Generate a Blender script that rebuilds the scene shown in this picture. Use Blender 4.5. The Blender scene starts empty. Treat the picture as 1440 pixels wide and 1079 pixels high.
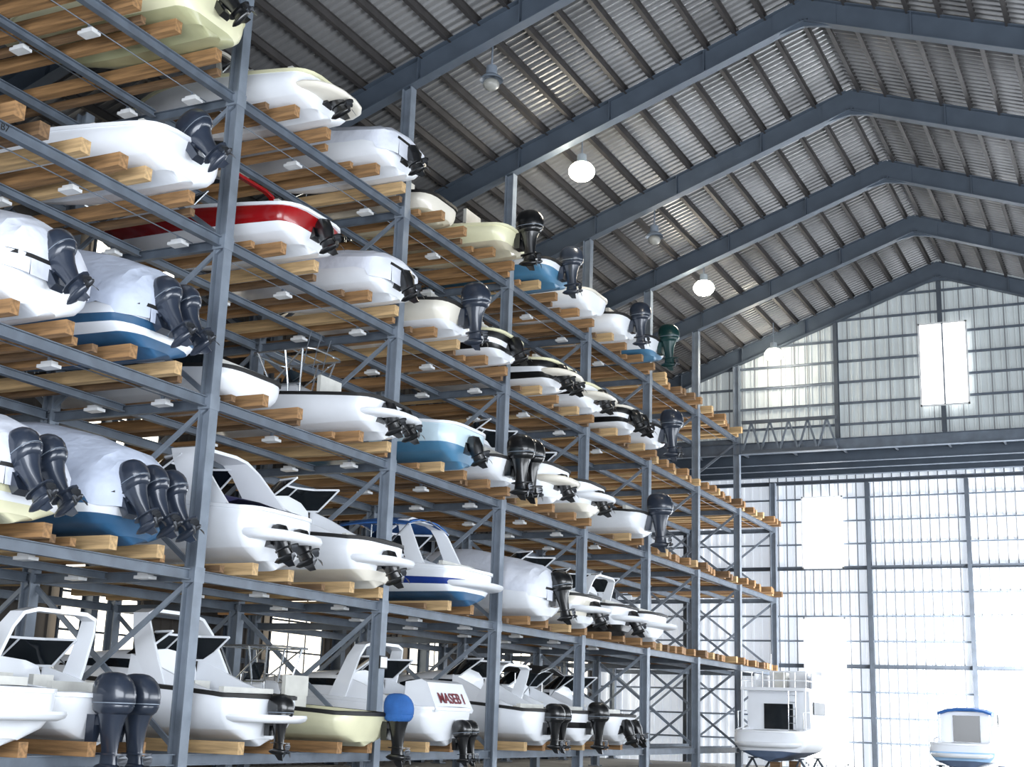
import bpy, math, random, bmesh
from mathutils import Vector, Matrix, noise
random.seed(7)
scene = bpy.context.scene
col = scene.collection
V = Vector

# ------------------------------------------------------------------ materials
def lin(c):
    return tuple(((v/12.92) if v <= 0.04045 else ((v+0.055)/1.055)**2.4) for v in c)
MATS = {}
def mat(name, rgb, rough=0.5, metal=0.0, var=0.08, nscale=3.0, bump=0.0, bscale=20.0,
        emit=None, estr=0.0, stretch=None, coat=0.0):
    if name in MATS: return MATS[name]
    m = bpy.data.materials.new(name); m.use_nodes = True
    nt = m.node_tree; b = nt.nodes['Principled BSDF']
    c = lin(rgb)
    b.inputs['Roughness'].default_value = rough
    b.inputs['Metallic'].default_value = metal
    b.inputs['Coat Weight'].default_value = coat
    tc = nt.nodes.new('ShaderNodeTexCoord')
    mp = nt.nodes.new('ShaderNodeMapping')
    nt.links.new(tc.outputs['Object'], mp.inputs['Vector'])
    if stretch: mp.inputs['Scale'].default_value = stretch
    nz = nt.nodes.new('ShaderNodeTexNoise'); nz.inputs['Scale'].default_value = nscale
    nz.inputs['Detail'].default_value = 5
    nt.links.new(mp.outputs['Vector'], nz.inputs['Vector'])
    rp = nt.nodes.new('ShaderNodeValToRGB')
    rp.color_ramp.elements[0].position = 0.3; rp.color_ramp.elements[1].position = 0.7
    rp.color_ramp.elements[0].color = tuple(max(0, v*(1-var*2)) for v in c)+(1,)
    rp.color_ramp.elements[1].color = tuple(min(1, v*(1+var)) for v in c)+(1,)
    nt.links.new(nz.outputs['Fac'], rp.inputs['Fac'])
    nt.links.new(rp.outputs['Color'], b.inputs['Base Color'])
    if bump:
        n2 = nt.nodes.new('ShaderNodeTexNoise'); n2.inputs['Scale'].default_value = bscale
        nt.links.new(mp.outputs['Vector'], n2.inputs['Vector'])
        bp = nt.nodes.new('ShaderNodeBump'); bp.inputs['Strength'].default_value = bump
        bp.inputs['Distance'].default_value = 0.05
        nt.links.new(n2.outputs['Fac'], bp.inputs['Height'])
        nt.links.new(bp.outputs['Normal'], b.inputs['Normal'])
    if emit:
        b.inputs['Emission Color'].default_value = lin(emit)+(1,)
        b.inputs['Emission Strength'].default_value = estr
    MATS[name] = m
    return m

STEEL = mat('galvanised_blue_grey_steel', (.48,.52,.57), .5, .25, .12, 2)
BEAM = mat('rack_beam_grey_steel', (.37,.41,.46), .5, .25, .14, 2)
STEELD = mat('dark_painted_steel', (.27,.30,.34), .55, .2, .12, 2)
RAFT = mat('rafter_steel', (.29,.33,.38), .5, .25, .08, 1.5)
PURL = mat('purlin_steel', (.21,.20,.20), .6, .1, .15, 1.5)
ROOF = mat('roof_sheet_metal', (.53,.53,.535), .40, .42, .28, .35, stretch=(1,.25,1))
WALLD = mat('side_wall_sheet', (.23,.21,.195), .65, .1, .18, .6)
WALLU = mat('gable_wall_sheet', (.70,.73,.74), .6, .1, .10, .5, emit=(.82,.86,.88), estr=.16)  # slight emission added so the gable sheet reads lighter
WALLT = mat('end_wall_sheet_glow', (.88,.90,.92), .6, 0, .08, .35, emit=(.90,.94,1.0), estr=.38)  # emission stands in for daylight glare on the end wall
SOFF = mat('soffit_dark_sheet', (.32,.34,.36), .7, 0, .12, 1)
RIBD = mat('rib_joint_dark', (.46,.47,.49), .6, .1)
CONC = mat('concrete_floor', (.60,.60,.59), .7, 0, .12, .8)
SKYL = mat('daylight_window_panel', (.95,.97,1), .4, 0, .02, 2, emit=(1,.99,.97), estr=3.0)
SKYW = mat('daylight_window_warm', (.95,.93,.85), .4, 0, .02, 2, emit=(1,.96,.88), estr=2.8)
WOOD = mat('bunk_timber', (.60,.45,.29), .75, 0, .26, 2.5, bump=.15, bscale=14, stretch=(.4,6,6))
WOOD2 = mat('bunk_timber_pale', (.76,.63,.45), .75, 0, .2, 2.5, bump=.15, bscale=14, stretch=(.4,6,6))
WOOD3 = mat('bunk_timber_dark', (.46,.35,.24), .8, 0, .26, 2.5, bump=.15, bscale=14, stretch=(.4,6,6))
GEL = mat('white_gelcoat', (.93,.945,.97), .3, 0, .02, 1.5, coat=.25)
GEL2 = mat('offwhite_gelcoat', (.90,.88,.83), .3, 0, .03, 1.5, coat=.3)
CREAM = mat('cream_yellow_gelcoat', (.89,.88,.74), .35, 0, .04, 1.5, coat=.2)
GREENY = mat('pale_green_gelcoat', (.68,.68,.53), .35, 0, .05, 1.5, coat=.2)
TAN = mat('tan_gelcoat', (.74,.71,.62), .3, 0, .05, 1.5, coat=.3)
RED = mat('red_gelcoat', (.56,.03,.05), .25, 0, .05, 1.5, coat=.5)
BLUE = mat('blue_antifouling', (.15,.33,.48), .5, 0, .12, 2)
TEAL = mat('teal_gelcoat', (.28,.48,.62), .35, 0, .06, 2)
AQUA = mat('pale_aqua_gelcoat', (.80,.89,.94), .3, 0, .04, 2, coat=.3)
PBLUE = mat('pale_blue_gelcoat', (.62,.78,.93), .3, 0, .04, 2, coat=.3)
SLATE = mat('slate_blue_antifouling', (.30,.36,.46), .5, 0, .1, 2)
NAVY = mat('navy_canvas', (.08,.08,.34), .8, 0, .1, 4, bump=.2)
BLUEC = mat('blue_canvas', (.14,.36,.64), .8, 0, .1, 4, bump=.2)
RBLUE = mat('royal_blue_stripe', (.08,.20,.52), .35)
BLACK = mat('black_gelcoat', (.035,.04,.05), .3, 0, .1)
MGREY = mat('outboard_dark_grey', (.155,.185,.24), .28, .12, .08, 3, coat=.5)
MBLK = mat('outboard_black', (.05,.055,.065), .28, .1, .1, 3, coat=.5)
MTEAL = mat('outboard_teal', (.05,.20,.20), .3, .1, .1, 3)
PROP = mat('propeller_metal', (.30,.31,.33), .35, .8)
GLASS = mat('tinted_acrylic', (.06,.08,.10), .1, 0, .02, 2)
CHROME = mat('stainless_tube', (.78,.80,.82), .2, .9, .03)
WRAP = mat('white_cover_canvas', (.88,.90,.95), .65, 0, .05, 2, bump=.7, bscale=3.5)
WRAP2 = mat('grey_cover_canvas', (.79,.83,.91), .65, 0, .07, 2, bump=.7, bscale=3.5)
VINYL = mat('seat_vinyl', (.80,.80,.78), .5)
LAMPW = mat('lamp_white_enamel', (.86,.87,.88), .4)
LAMPON = mat('lamp_lit_lens', (1,1,1), .3, 0, 0, 2, emit=(1,.96,.86), estr=45)
LAMPOFF = mat('lamp_unlit_lens', (.55,.55,.53), .3)
INK = mat('dark_red_lettering', (.42,.08,.13), .5)
INKD = mat('black_lettering', (.03,.03,.04), .5)
RUBR = mat('black_rubber', (.04,.04,.045), .6)

# ------------------------------------------------------------------ mesh builder
class MB:
    def __init__(s): s.v=[]; s.f=[]; s.m=[]; s.mats=[]
    def mi(s, m):
        if m not in s.mats: s.mats.append(m)
        return s.mats.index(m)
    def add(s, vs, fs, m):
        o=len(s.v); s.v += [V(p) for p in vs]; i=s.mi(m)
        for f in fs:
            s.f.append(tuple(o+k for k in f)); s.m.append(i)
    def box(s, c, d, m, R=None):
        hx,hy,hz=d[0]/2,d[1]/2,d[2]/2
        vs=[V((x,y,z)) for x in(-hx,hx) for y in(-hy,hy) for z in(-hz,hz)]
        if R: vs=[R@p for p in vs]
        vs=[p+V(c) for p in vs]
        s.add(vs,[(0,1,3,2),(4,6,7,5),(0,4,5,1),(2,3,7,6),(0,2,6,4),(1,5,7,3)],m)
    def loft(s, loops, m, caps=True, closed=True):
        n=len(loops[0]); vs=[p for l in loops for p in l]; fs=[]
        for a in range(len(loops)-1):
            for b in range(n if closed else n-1):
                c=(b+1)%n
                fs.append((a*n+b,a*n+c,(a+1)*n+c,(a+1)*n+b))
        if caps:
            fs.append(tuple(range(n))[::-1]); fs.append(tuple((len(loops)-1)*n+i for i in range(n)))
        s.add(vs,fs,m)
    def tube(s, pts, r, m, n=6):
        pts=[V(p) for p in pts]; loops=[]
        for i,p in enumerate(pts):
            a=pts[max(0,i-1)]; b=pts[min(len(pts)-1,i+1)]
            d=(b-a); d = d.normalized() if d.length>1e-6 else V((0,0,1))
            up=V((0,0,1)) if abs(d.z)<.9 else V((1,0,0))
            u=d.cross(up).normalized(); w=u.cross(d)
            loops.append([p+u*math.cos(t)*r+w*math.sin(t)*r for t in [2*math.pi*k/n for k in range(n)]])
        s.loft(loops,m)
    def isec(s, p0, p1, h, w, t, m, up=V((0,0,1))):
        p0=V(p0); p1=V(p1); d=(p1-p0).normalized(); side=d.cross(up).normalized(); u=side.cross(d)
        H=h/2; W=w/2; T=t/2
        prof=[(-W,-H),(W,-H),(W,-H+t),(T,-H+t),(T,H-t),(W,H-t),(W,H),(-W,H),(-W,H-t),(-T,H-t),(-T,-H+t),(-W,-H+t)]
        s.loft([[p+side*a+u*b for a,b in prof] for p in (p0,p1)],m)
    def bar(s,p0,p1,a,b,m):
        p0=V(p0);p1=V(p1);d=(p1-p0).normalized();up=V((0,1,0)) if abs(d.y)<.9 else V((0,0,1))
        side=d.cross(up).normalized();u=side.cross(d)
        s.loft([[p+side*x*a/2+u*y*b/2 for x,y in((-1,-1),(1,-1),(1,1),(-1,1))] for p in(p0,p1)],m)
    def mesh(s, name, smooth=None):
        me=bpy.data.meshes.new(name)
        me.from_pydata([tuple(p) for p in s.v],[],s.f)
        for m in s.mats: me.materials.append(m)
        me.polygons.foreach_set('material_index', s.m)
        me.update()
        if smooth is not None:
            me.polygons.foreach_set('use_smooth',[True]*len(me.polygons))
            try: me.set_sharp_from_angle(angle=math.radians(smooth))
            except Exception: pass
        return me
def put(name, data, parent=None, loc=(0,0,0), rot=(0,0,0), scale=None):
    o=bpy.data.objects.new(name,data); o.location=loc; o.rotation_euler=rot
    if scale: o.scale=scale
    if parent: o.parent=parent
    col.objects.link(o); return o
def tag(o,label,cat,group=None,kind=None):
    o['label']=label; o['category']=cat
    if group: o['group']=group
    if kind: o['kind']=kind
    return o
def struct(o,label,cat):
    return tag(o,label,cat,kind='structure')
def sup(cx,cy,z,lx,ly,n=16,e=2.8):
    out=[]
    for k in range(n):
        t=2*math.pi*k/n; c=math.cos(t); q=math.sin(t)
        out.append(V((cx+lx*math.copysign(abs(c)**(2/e),c), cy+ly*math.copysign(abs(q)**(2/e),q), z)))
    return out

# ------------------------------------------------------------------ building data
RX=-8.0                       # ridge
XL,XR=-26.5,10.5
def zr(x): return 20.95-.36*abs(x-RX)
FY=[8.3,14.3,21.0,28.0,34.2,40.3,46.3,52.1,58.0,64.1]
YG,YE=58.3,64.5
LV=[('A',14.2),('B',11.0),('C',7.63),('D',4.2),('E',.75)]
RXF=-17.0

def corr(o,u,v,n,length,height,p,d,m,topf=None,name='s',rib=None):
    o=V(o);u=V(u);v=V(v);n=V(n);mb=MB(); k=int(length/p); pts=[]
    for i in range(k):
        for a,b in((0,0),(.62,0),(.70,d),(.92,d)):
            pts.append((i*p+a*p,b))
    pts.append((length,0))
    vs=[]
    for a,b in pts:
        h=topf(a) if topf else height
        vs.append(o+u*a+n*b); vs.append(o+u*a+n*b+v*h)
    mb.v=vs; i0=mb.mi(m); i1=mb.mi(rib or m)
    for i in range(len(pts)-1):
        mb.f.append((2*i,2*i+2,2*i+3,2*i+1)); mb.m.append(i1 if (i%4)!=0 else i0)
    return mb.mesh(name)

mb=MB(); mb.box((-8,32,-.1),(37.4,86,.2),CONC); struct(put('floor',mb.mesh('floor')),'grey concrete warehouse floor','floor')
sl=math.atan(.36); half=18.5/math.cos(sl)
me1=corr((RX,-8,20.95+.98),(0,1,0),(-math.cos(sl),0,-math.sin(sl)),(math.sin(sl),0,-math.cos(sl)),73,half,.27,.07,ROOF,name='ceiling')
me2=corr((RX,-8,20.95+.98),(0,1,0),(math.cos(sl),0,-math.sin(sl)),(-math.sin(sl),0,-math.cos(sl)),73,half,.27,.07,ROOF,name='c2')
bm=bmesh.new(); bm.from_mesh(me1); bm.from_mesh(me2); bm.to_mesh(me1); bm.free()
struct(put('ceiling',me1),'ribbed galvanised metal roof sheeting underside','roof')
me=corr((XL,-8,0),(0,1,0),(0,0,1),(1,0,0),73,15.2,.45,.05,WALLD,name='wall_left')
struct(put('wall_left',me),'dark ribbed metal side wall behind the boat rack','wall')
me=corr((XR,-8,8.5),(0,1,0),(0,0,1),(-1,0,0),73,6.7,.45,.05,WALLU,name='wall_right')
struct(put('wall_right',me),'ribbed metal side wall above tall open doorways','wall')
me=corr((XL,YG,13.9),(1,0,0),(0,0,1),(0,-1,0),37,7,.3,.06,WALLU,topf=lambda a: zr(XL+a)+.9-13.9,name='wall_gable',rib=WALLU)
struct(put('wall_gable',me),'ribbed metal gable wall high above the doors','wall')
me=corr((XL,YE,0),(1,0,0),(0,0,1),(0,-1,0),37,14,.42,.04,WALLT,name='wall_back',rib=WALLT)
struct(put('wall_back',me),'pale ribbed end wall with daylight glare added as emission','wall')
mb=MB(); mb.box((-8,61.4,14.0),(37,6.4,.12),SOFF); struct(put('ceiling.001',mb.mesh('soffit')),'flat dark soffit between gable and end wall','ceiling')

def rail(name,p0,p1,h,w,m,label,cat,group,up=V((0,0,1)),t=.02):
    c=(V(p0)+V(p1))/2; mb=MB(); mb.isec(V(p0)-c,V(p1)-c,h,w,t,m,up)
    return tag(put(name,mb.mesh(name),loc=c),label,cat,group)
for x in (-21.5,-17,-12.5,-8,-3.5,1,5.5):
    rail('wall_column',(x,YE-.2,0),(x,YE-.2,13.2),.26,.18,STEELD,'dark steel column on the end wall','column','end wall columns',V((0,1,0)))
    rail('wall_column',(x,YG-.18,14.1),(x,YG-.18,zr(x)+.1),.24,.18,STEELD,'steel column against the gable wall','column','gable wall columns',V((0,1,0)))
for z in (4.6,9.15,13.3):
    rail('wall_girt',(XL,YE-.18,z),(XR,YE-.18,z),.18,.14,STEELD,'heavy dark horizontal girt on the end wall','beam','end wall heavy girts')
for i,z in enumerate([1.2,2.3,3.45,5.75,6.9,8.0,10.3,11.4,12.5]):
    rail('wall_girt',(XL,YE-.1,z),(XR,YE-.1,z),.08,.06,STEEL,'thin grey horizontal girt on the end wall','beam','end wall thin girts')
for k in range(7):
    z=14.7+k*.95
    hw=min(18.5,(20.95+.9-z)/.36)
    rail('wall_girt',(RX-hw+.1,YG-.12,z),(RX+hw-.1,YG-.12,z),.10,.08,BEAM,'grey horizontal girt across the gable wall','beam','gable wall girts')
mb=MB(); mb.box((0,0,0),(.05,.02,13.8),RIBD); sm=mb.mesh('wall_seam')
for i in range(44):
    tag(put('wall_seam',sm,loc=(-17.26+i*.42,YE-.055,6.95)),'thin dark vertical sheet seam on the end wall','seam','end wall seams')
for i in range(32):
    x=-18+i*.6; h=zr(x)+.8-13.95
    mb=MB(); mb.box((0,0,h/2),(.04,.02,h),RIBD)
    tag(put('wall_seam',mb.mesh('gable_seam'),loc=(x,YG-.08,13.95)),'thin dark vertical sheet seam on the gable wall','seam','gable wall seams')
rail('header_beam',(XL,YG-.3,13.8),(XR,YG-.3,13.8),.5,.3,BEAM,'deep grey steel header beam under the gable wall','beam','header beams')
for yy in (60,61.6,63.2):
    rail('header_beam',(XL,yy,13.66),(XR,yy,13.66),.5,.25,RAFT,'deep steel header beam under the dark soffit','beam','header beams')
for x in [-21.5+i*2.25 for i in range(14)]:
    rail('soffit_joist',(x,YG+.1,13.85),(x,YE-.3,13.85),.16,.1,STEELD,'short dark joist under the soffit','beam','soffit joists')
x0,x1=-16.6,-12.4; y=YG-.85
mb=MB()
for z in (13.55,14.9): mb.bar((x0,y,z),(x1,y,z),.14,.14,STEELD)
n=5
for i in range(n):
    a=x0+(x1-x0)*i/n; b=x0+(x1-x0)*(i+1)/n; mid=(a+b)/2
    mb.bar((a,y,13.55),(mid,y,14.9),.08,.08,BEAM); mb.bar((mid,y,14.9),(b,y,13.55),.08,.08,BEAM)
tag(put('lattice_truss',mb.mesh('lattice_truss')),'short dark grey lattice truss beside the gable wall','truss')

wn=[0]
def window(c,w,h,axis,m,mull=0,label='bright daylight window panel'):
    wn[0]+=1; mb=MB()
    if axis=='y':
        mb.box((0,0,0),(w,.03,h),m)
        for sx in (-1,1): mb.box((sx*w/2,-.02,0),(.07,.06,h+.07),LAMPW)
        for sz in (-1,1): mb.box((0,-.02,sz*h/2),(w+.07,.06,.07),LAMPW)
        if mull: mb.box((0,-.03,0),(.07,.04,h),STEEL)
    else:
        mb.box((0,0,0),(.03,w,h),m)
        for sx in (-1,1): mb.box((.02,sx*w/2,0),(.06,.07,h+.07),STEELD)
        for sz in (-1,1): mb.box((.02,0,sz*h/2),(.06,w+.07,.07),STEELD)
        for k in (-1,1): mb.box((.02,k*w/6,0),(.05,.05,h),STEELD)
        for k in range(int(h)): mb.box((.02,0,-h/2+k+.5),(.05,w,.06),STEELD)
    struct(put('window_%d'%wn[0],mb.mesh('window'),loc=c),label,'window')
window((-7.9,YG-.34,17.05),1.95,3.6,'y',SKYL,1,'blown-out white daylight window on the gable')
window((-14.65,YE-.32,10.85),1.9,3.4,'y',SKYL,0,'blown-out white daylight panel in end wall')
window((-14.65,YE-.32,3.5),1.9,6.6,'y',SKYL,0,'tall blown-out white daylight panel in end wall')
for yy in (16,28.6,38,47.0,55,61.8):
    window((XL+.24,yy,4.0),3.0,3.8,'x',SKYW,0,'bright daylight window in the dark side wall')
for zz in (9.3,13.3): window((XL+.24,28.6,zz),3.4,2.6,'x',SKYW,0,'bright daylight window in the dark side wall')

for z in (1.5,3.2,5,6.8,8.6,10.4,12.2,13.8):
    rail('side_girt',(XL+.14,-8,z),(XL+.14,64.3,z),.16,.08,STEELD,'horizontal steel girt on the dark side wall','beam','side wall girts')
for y in FY[:-1]:
    rail('building_column',(XL+.45,y,0),(XL+.45,y,zr(XL+.4)),.4,.25,RAFT,'building column against the side wall','column','building columns',V((1,0,0)))
    rail('building_column',(XR-.4,y,0),(XR-.4,y,zr(XR-.4)),.4,.25,RAFT,'building column along the open side','column','building columns',V((1,0,0)))

for y in FY[:-1]:
    f=put('roof_frame',None,loc=(RX,y,20.95+.35)); tag(f,'blue-grey steel portal roof frame with pitched rafters','roof frame','portal roof frames')
    for sx in (-1,1):
        mb=MB(); L=18.4
        mb.isec((0,0,0),(sx*L,0,-.36*L),.68,.32,.03,RAFT)
        for k in range(1,7):
            xx=sx*k*2.9; mb.box((xx,0,-.36*abs(xx)),(.03,.3,.66),RAFT)
        put('rafter',mb.mesh('rafter'),f)
    mb=MB(); mb.loft([[V((-.9,yy,-.65)),V((-.9,yy,.0)),V((0,yy,.36)),V((.9,yy,0)),V((.9,yy,-.65)),V((0,yy,-.50))] for yy in(-.05,.05)],RAFT)
    put('ridge_plate',mb.mesh('ridge_plate'),f)
xs=[]; k=0
while k*.84+.3<18.3:
    xs += [RX-(.3+k*.84), RX+(.3+k*.84)]; k+=1
for x in xs:
    if x>6: continue
    rail('roof_purlin',(x,-8,zr(x)+.80),(x,YG-.05,zr(x)+.80),.24,.12,PURL,'dark steel purlin under the roof sheeting','purlin','roof purlins',t=.015)

def lamp(x,y,z,on):
    e=put('high_bay_lamp',None,loc=(x,y,z)); tag(e,'lit white high-bay lamp hanging under the roof' if on else 'unlit grey high-bay lamp hanging under the roof','lamp','high-bay lamps')
    mb=MB(); mb.tube([(0,0,.45),(0,0,zr(x)+.7-z)],.025,STEEL); put('hanging_rod',mb.mesh('rod'),e)
    mb=MB(); mb.loft([sup(0,0,zz,r,r,16,2) for zz,r in((.5,.08),(.48,.14),(.28,.15),(.26,.12))],STEEL); put('ballast_housing',mb.mesh('ballast',30),e)
    mb=MB(); mb.loft([sup(0,0,zz,r,r,20,2) for zz,r in((.26,.12),(.20,.22),(.12,.30),(.08,.31),(.1,.28),(.18,.2),(.22,.1))],LAMPW if on else STEEL,caps=False); put('lamp_shade',mb.mesh('shade',40),e)
    R=.40 if on else .22
    mb=MB(); mb.loft([sup(0,0,zz*R/.35,r*R/.35,r*R/.35,20,2) for zz,r in((.16,.22),(.08,.30),(0,.34),(-.08,.345),(-.16,.31),(-.25,.22),(-.30,.08))],LAMPON if on else LAMPOFF); put('lamp_lens',mb.mesh('lens',60),e)
    if on:
        l=bpy.data.lights.new('lamp_light','POINT'); l.energy=110; l.color=(1,.9,.75); l.shadow_soft_size=.3
        put('bulb_light',l,e,loc=(0,0,-.75))
for y,on in ((28.6,0),(34.7,1),(41.1,0),(46.6,1),(56.6,1)):
    lamp(-14.9,y,17.75,on)

# ------------------------------------------------------------------ rack
XM,XB=-21.2,-25.2
for y in FY:
    top=17.7 if y<60 else 13.3
    f=put('rack_frame',None,loc=(RXF,y,0)); tag(f,'tall galvanised steel rack frame with cross bracing','rack','storage rack frames')
    for xx in (RXF,XM,XB):
        mb=MB(); mb.isec((0,0,0),(0,0,top if xx==RXF else min(top,14.6)),.28,.26,.035,STEEL,V((1,0,0)) )
        mb.box((0,0,.02),(.42,.42,.04),STEEL)
        put('upright',mb.mesh('upright'),f,loc=(xx-RXF,0,0))
    zl=[l[1] for l in LV][::-1]
    for i,z in enumerate(zl):
        if z>top: continue
        if i: 
            mb=MB(); mb.isec((0,0,0),(XB-RXF,0,0),.2,.12,.015,BEAM); put('cross_arm',mb.mesh('cross_arm'),f,loc=(0,0,z-.02))
            mb=MB(); mb.box((.0,0,0),(.30,.30,.30),STEEL); put('bracket',mb.mesh('bracket'),f,loc=(0,0,z))
    for i in range(len(zl)-1):
        za,zb=zl[i]+.1,zl[i+1]-.1
        if zb>top: continue
        for (xa,xb) in ((0,XM-RXF),(XM-RXF,XB-RXF)):
            for q0,q1,oy in((za,zb,.06),(zb,za,-.06)):
                mb=MB(); mb.bar((xa,oy,q0),(xb,oy,q1),.10,.06,STEEL); put('cross_brace',mb.mesh('brace'),f)
for nme,z in LV:
    for i in range(len(FY)-1):
        if z>13.9 and FY[i]>57: continue
        for xx,h in ((RXF,.21),(-19.1,.15),(XM,.2),(XB,.2)):
            rail('rack_beam',(xx,FY[i]+.14,z),(xx,FY[i+1]-.14,z),h,.14,BEAM,'horizontal steel rack beam carrying timber bunks','beam','rack beams',t=.02)

slots=[]
for i in range(len(FY)-1):
    a,b=FY[i],FY[i+1]; slots += [a+(b-a)*.27, a+(b-a)*.73]
def bunk(x1,y,z,L,m,h=.24,w=.16):
    key='bunk_%s_%.1f_%.2f'%(m.name,L,w)
    me=bpy.data.meshes.get(key)
    if not me:
        mb=MB(); mb.box((-L/2,0,0),(L,w,h),m); me=mb.mesh(key)
    tag(put('timber_bunk',me,loc=(x1,y,z+h/2)),'long sawn timber bunk lying across the rack beams','timber','timber boat bunks')

# ------------------------------------------------------------------ boats
def sheer(L,B,H,s):
    t=max(0,(s-.35)/.65)
    k=.90+.10*min(1,s/.35)
    bs=B/2*(1-t**2.3)*k; zs=H*(.80+.40*s**.85)
    return bs,zs
def section(L,B,H,s):
    t=max(0,(s-.38)/.62); k=.92+.08*min(1,s/.3)
    bs,zs=sheer(L,B,H,s)
    bc=B/2*.80*(1-t**1.6)*k
    zk=H*.80*t**2.6; zc=H*(.25+.62*t**2.0)
    P=[(0,zk,0),(bc*.48,zk+(zc-zk)*.42,.12),(bc*.52,zk+(zc-zk)*.40,.14),(bc,zc,.35),(bc*1.05,zc+.02,.37)]
    b0=bc*1.05
    for f,bul in((.30,.62),(.55,.88),(.80,1.03),(1.0,1.0)):
        P.append((b0+(bs-b0)*bul+(.03*B*math.sin(f*math.pi)*(1-t)),zc+(zs-zc)*f,.37+.63*f))
    return [V((-L*s*(.90+.10*f),y,z)) for y,z,f in P]
ST=[0,.04,.12,.22,.32,.42,.5,.58,.66,.73,.79,.85,.9,.94,.97,.99,1.0]
RND=[(.36,.50),(.31,.72),(.22,.87),(.10,.965)]
def rnd_x(p,H,dx):
    return dx*(.45+.55*min(1,max(0,p.z)/(H*.8)))
def make_hull(L,B,H,bot,top,stripe,low=None):
    mb=MB(); secs=[section(L,B,H,s) for s in ST]; n=9
    s0=secs[0]; pre=[]
    for dx,kw in RND: pre.append([V((rnd_x(p,H,dx),p.y*kw,p.z+(.05*H*(1-kw) if p.z<H*.3 else 0))) for p in s0])
    secs=pre+secs
    cols=[bot,top,stripe,low or top]
    for a in cols: mb.mi(a)
    mid=[0,0,0,0,3,2,1,1]
    for side in(1,-1):
        o=len(mb.v)
        for sc in secs:
            for p in sc: mb.v.append(V((p.x,p.y*side,p.z)))
        for i in range(len(secs)-1):
            for j in range(n-1):
                q=(o+i*n+j,o+i*n+j+1,o+(i+1)*n+j+1,o+(i+1)*n+j)
                mb.f.append(q if side<0 else q[::-1]); mb.m.append(mb.mi(cols[mid[j]]))
    N=len(secs)*n
    for j in range(n-1):
        mb.f.append((j,j+1,N+j+1,N+j)); mb.m.append(mb.mi(cols[mid[j]]))
    return mb.mesh('hull',38)
def make_deck(L,B,H,m,floor=.42):
    mb=MB(); st=[0.0,.03,.06,.12,.22,.32,.42,.5,.549,.551,.62,.7,.78,.85,.91,.95,.98]
    rows=[]
    bs0,zs0=sheer(L,B,H,0)
    for dx,kw in RND:
        ys=[bs0*kw,bs0*kw*.93,bs0*kw*.5,0]; zz=[zs0,zs0+.035,zs0+.05,zs0+.055]
        rows.append([V((dx,y,z)) for y,z in zip(ys,zz)]+[V((dx,-y,z)) for y,z in list(zip(ys,zz))[::-1][1:]])
    for s in st:
        bs,zs=sheer(L,B,H,s); g=min(.22,bs*.3); x=-L*s
        if s<.03: bz=zs+.05
        elif s<.55: bz=H*floor
        else: bz=None
        if bz is None or s<.03: 
            c=.12*min(1,(1-s)*4) if bz is None else .02; ys=[bs,bs-g,(bs-g)*.6,0]; zz=[zs,zs+.035,zs+.035+c*.7,zs+.035+c]
        else: ys=[bs,bs-g,bs-g-.03,0]; zz=[zs,zs+.035,bz,bz]
        rows.append([V((x,y,z)) for y,z in zip(ys,zz)]+[V((x,-y,z)) for y,z in list(zip(ys,zz))[::-1][1:]])
    mb.loft(rows,m,caps=False,closed=False)
    return mb.mesh('deck',35)
def make_rub(L,B,H,m):
    mb=MB(); path=[]
    for s in ST[::-1]:
        bs,zs=sheer(L,B,H,s); path.append(V((-L*s-(.03 if s==1 else 0),bs,zs)))
    bs,zs=sheer(L,B,H,0)
    for dx,kw in RND[::-1]: path.append(V((dx,bs*kw,zs)))
    path += [V((p.x,-p.y,p.z)) for p in path[::-1]]
    loops=[]
    for i,p in enumerate(path):
        a=path[max(0,i-1)]; b=path[min(len(path)-1,i+1)]; d=(b-a); d.z=0
        d=d.normalized() if d.length>1e-6 else V((0,1,0)); nrm=V((d.y,-d.x,0))
        if nrm.dot(V((p.x+L*.4,p.y,0)))<0: nrm=-nrm
        loops.append([p+nrm*a2+V((0,0,b2)) for a2,b2 in((-.01,-.055),(.045,-.045),(.045,.025),(-.01,.04))])
    mb.loft(loops,m)
    return mb.mesh('rub_rail',40)

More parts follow.
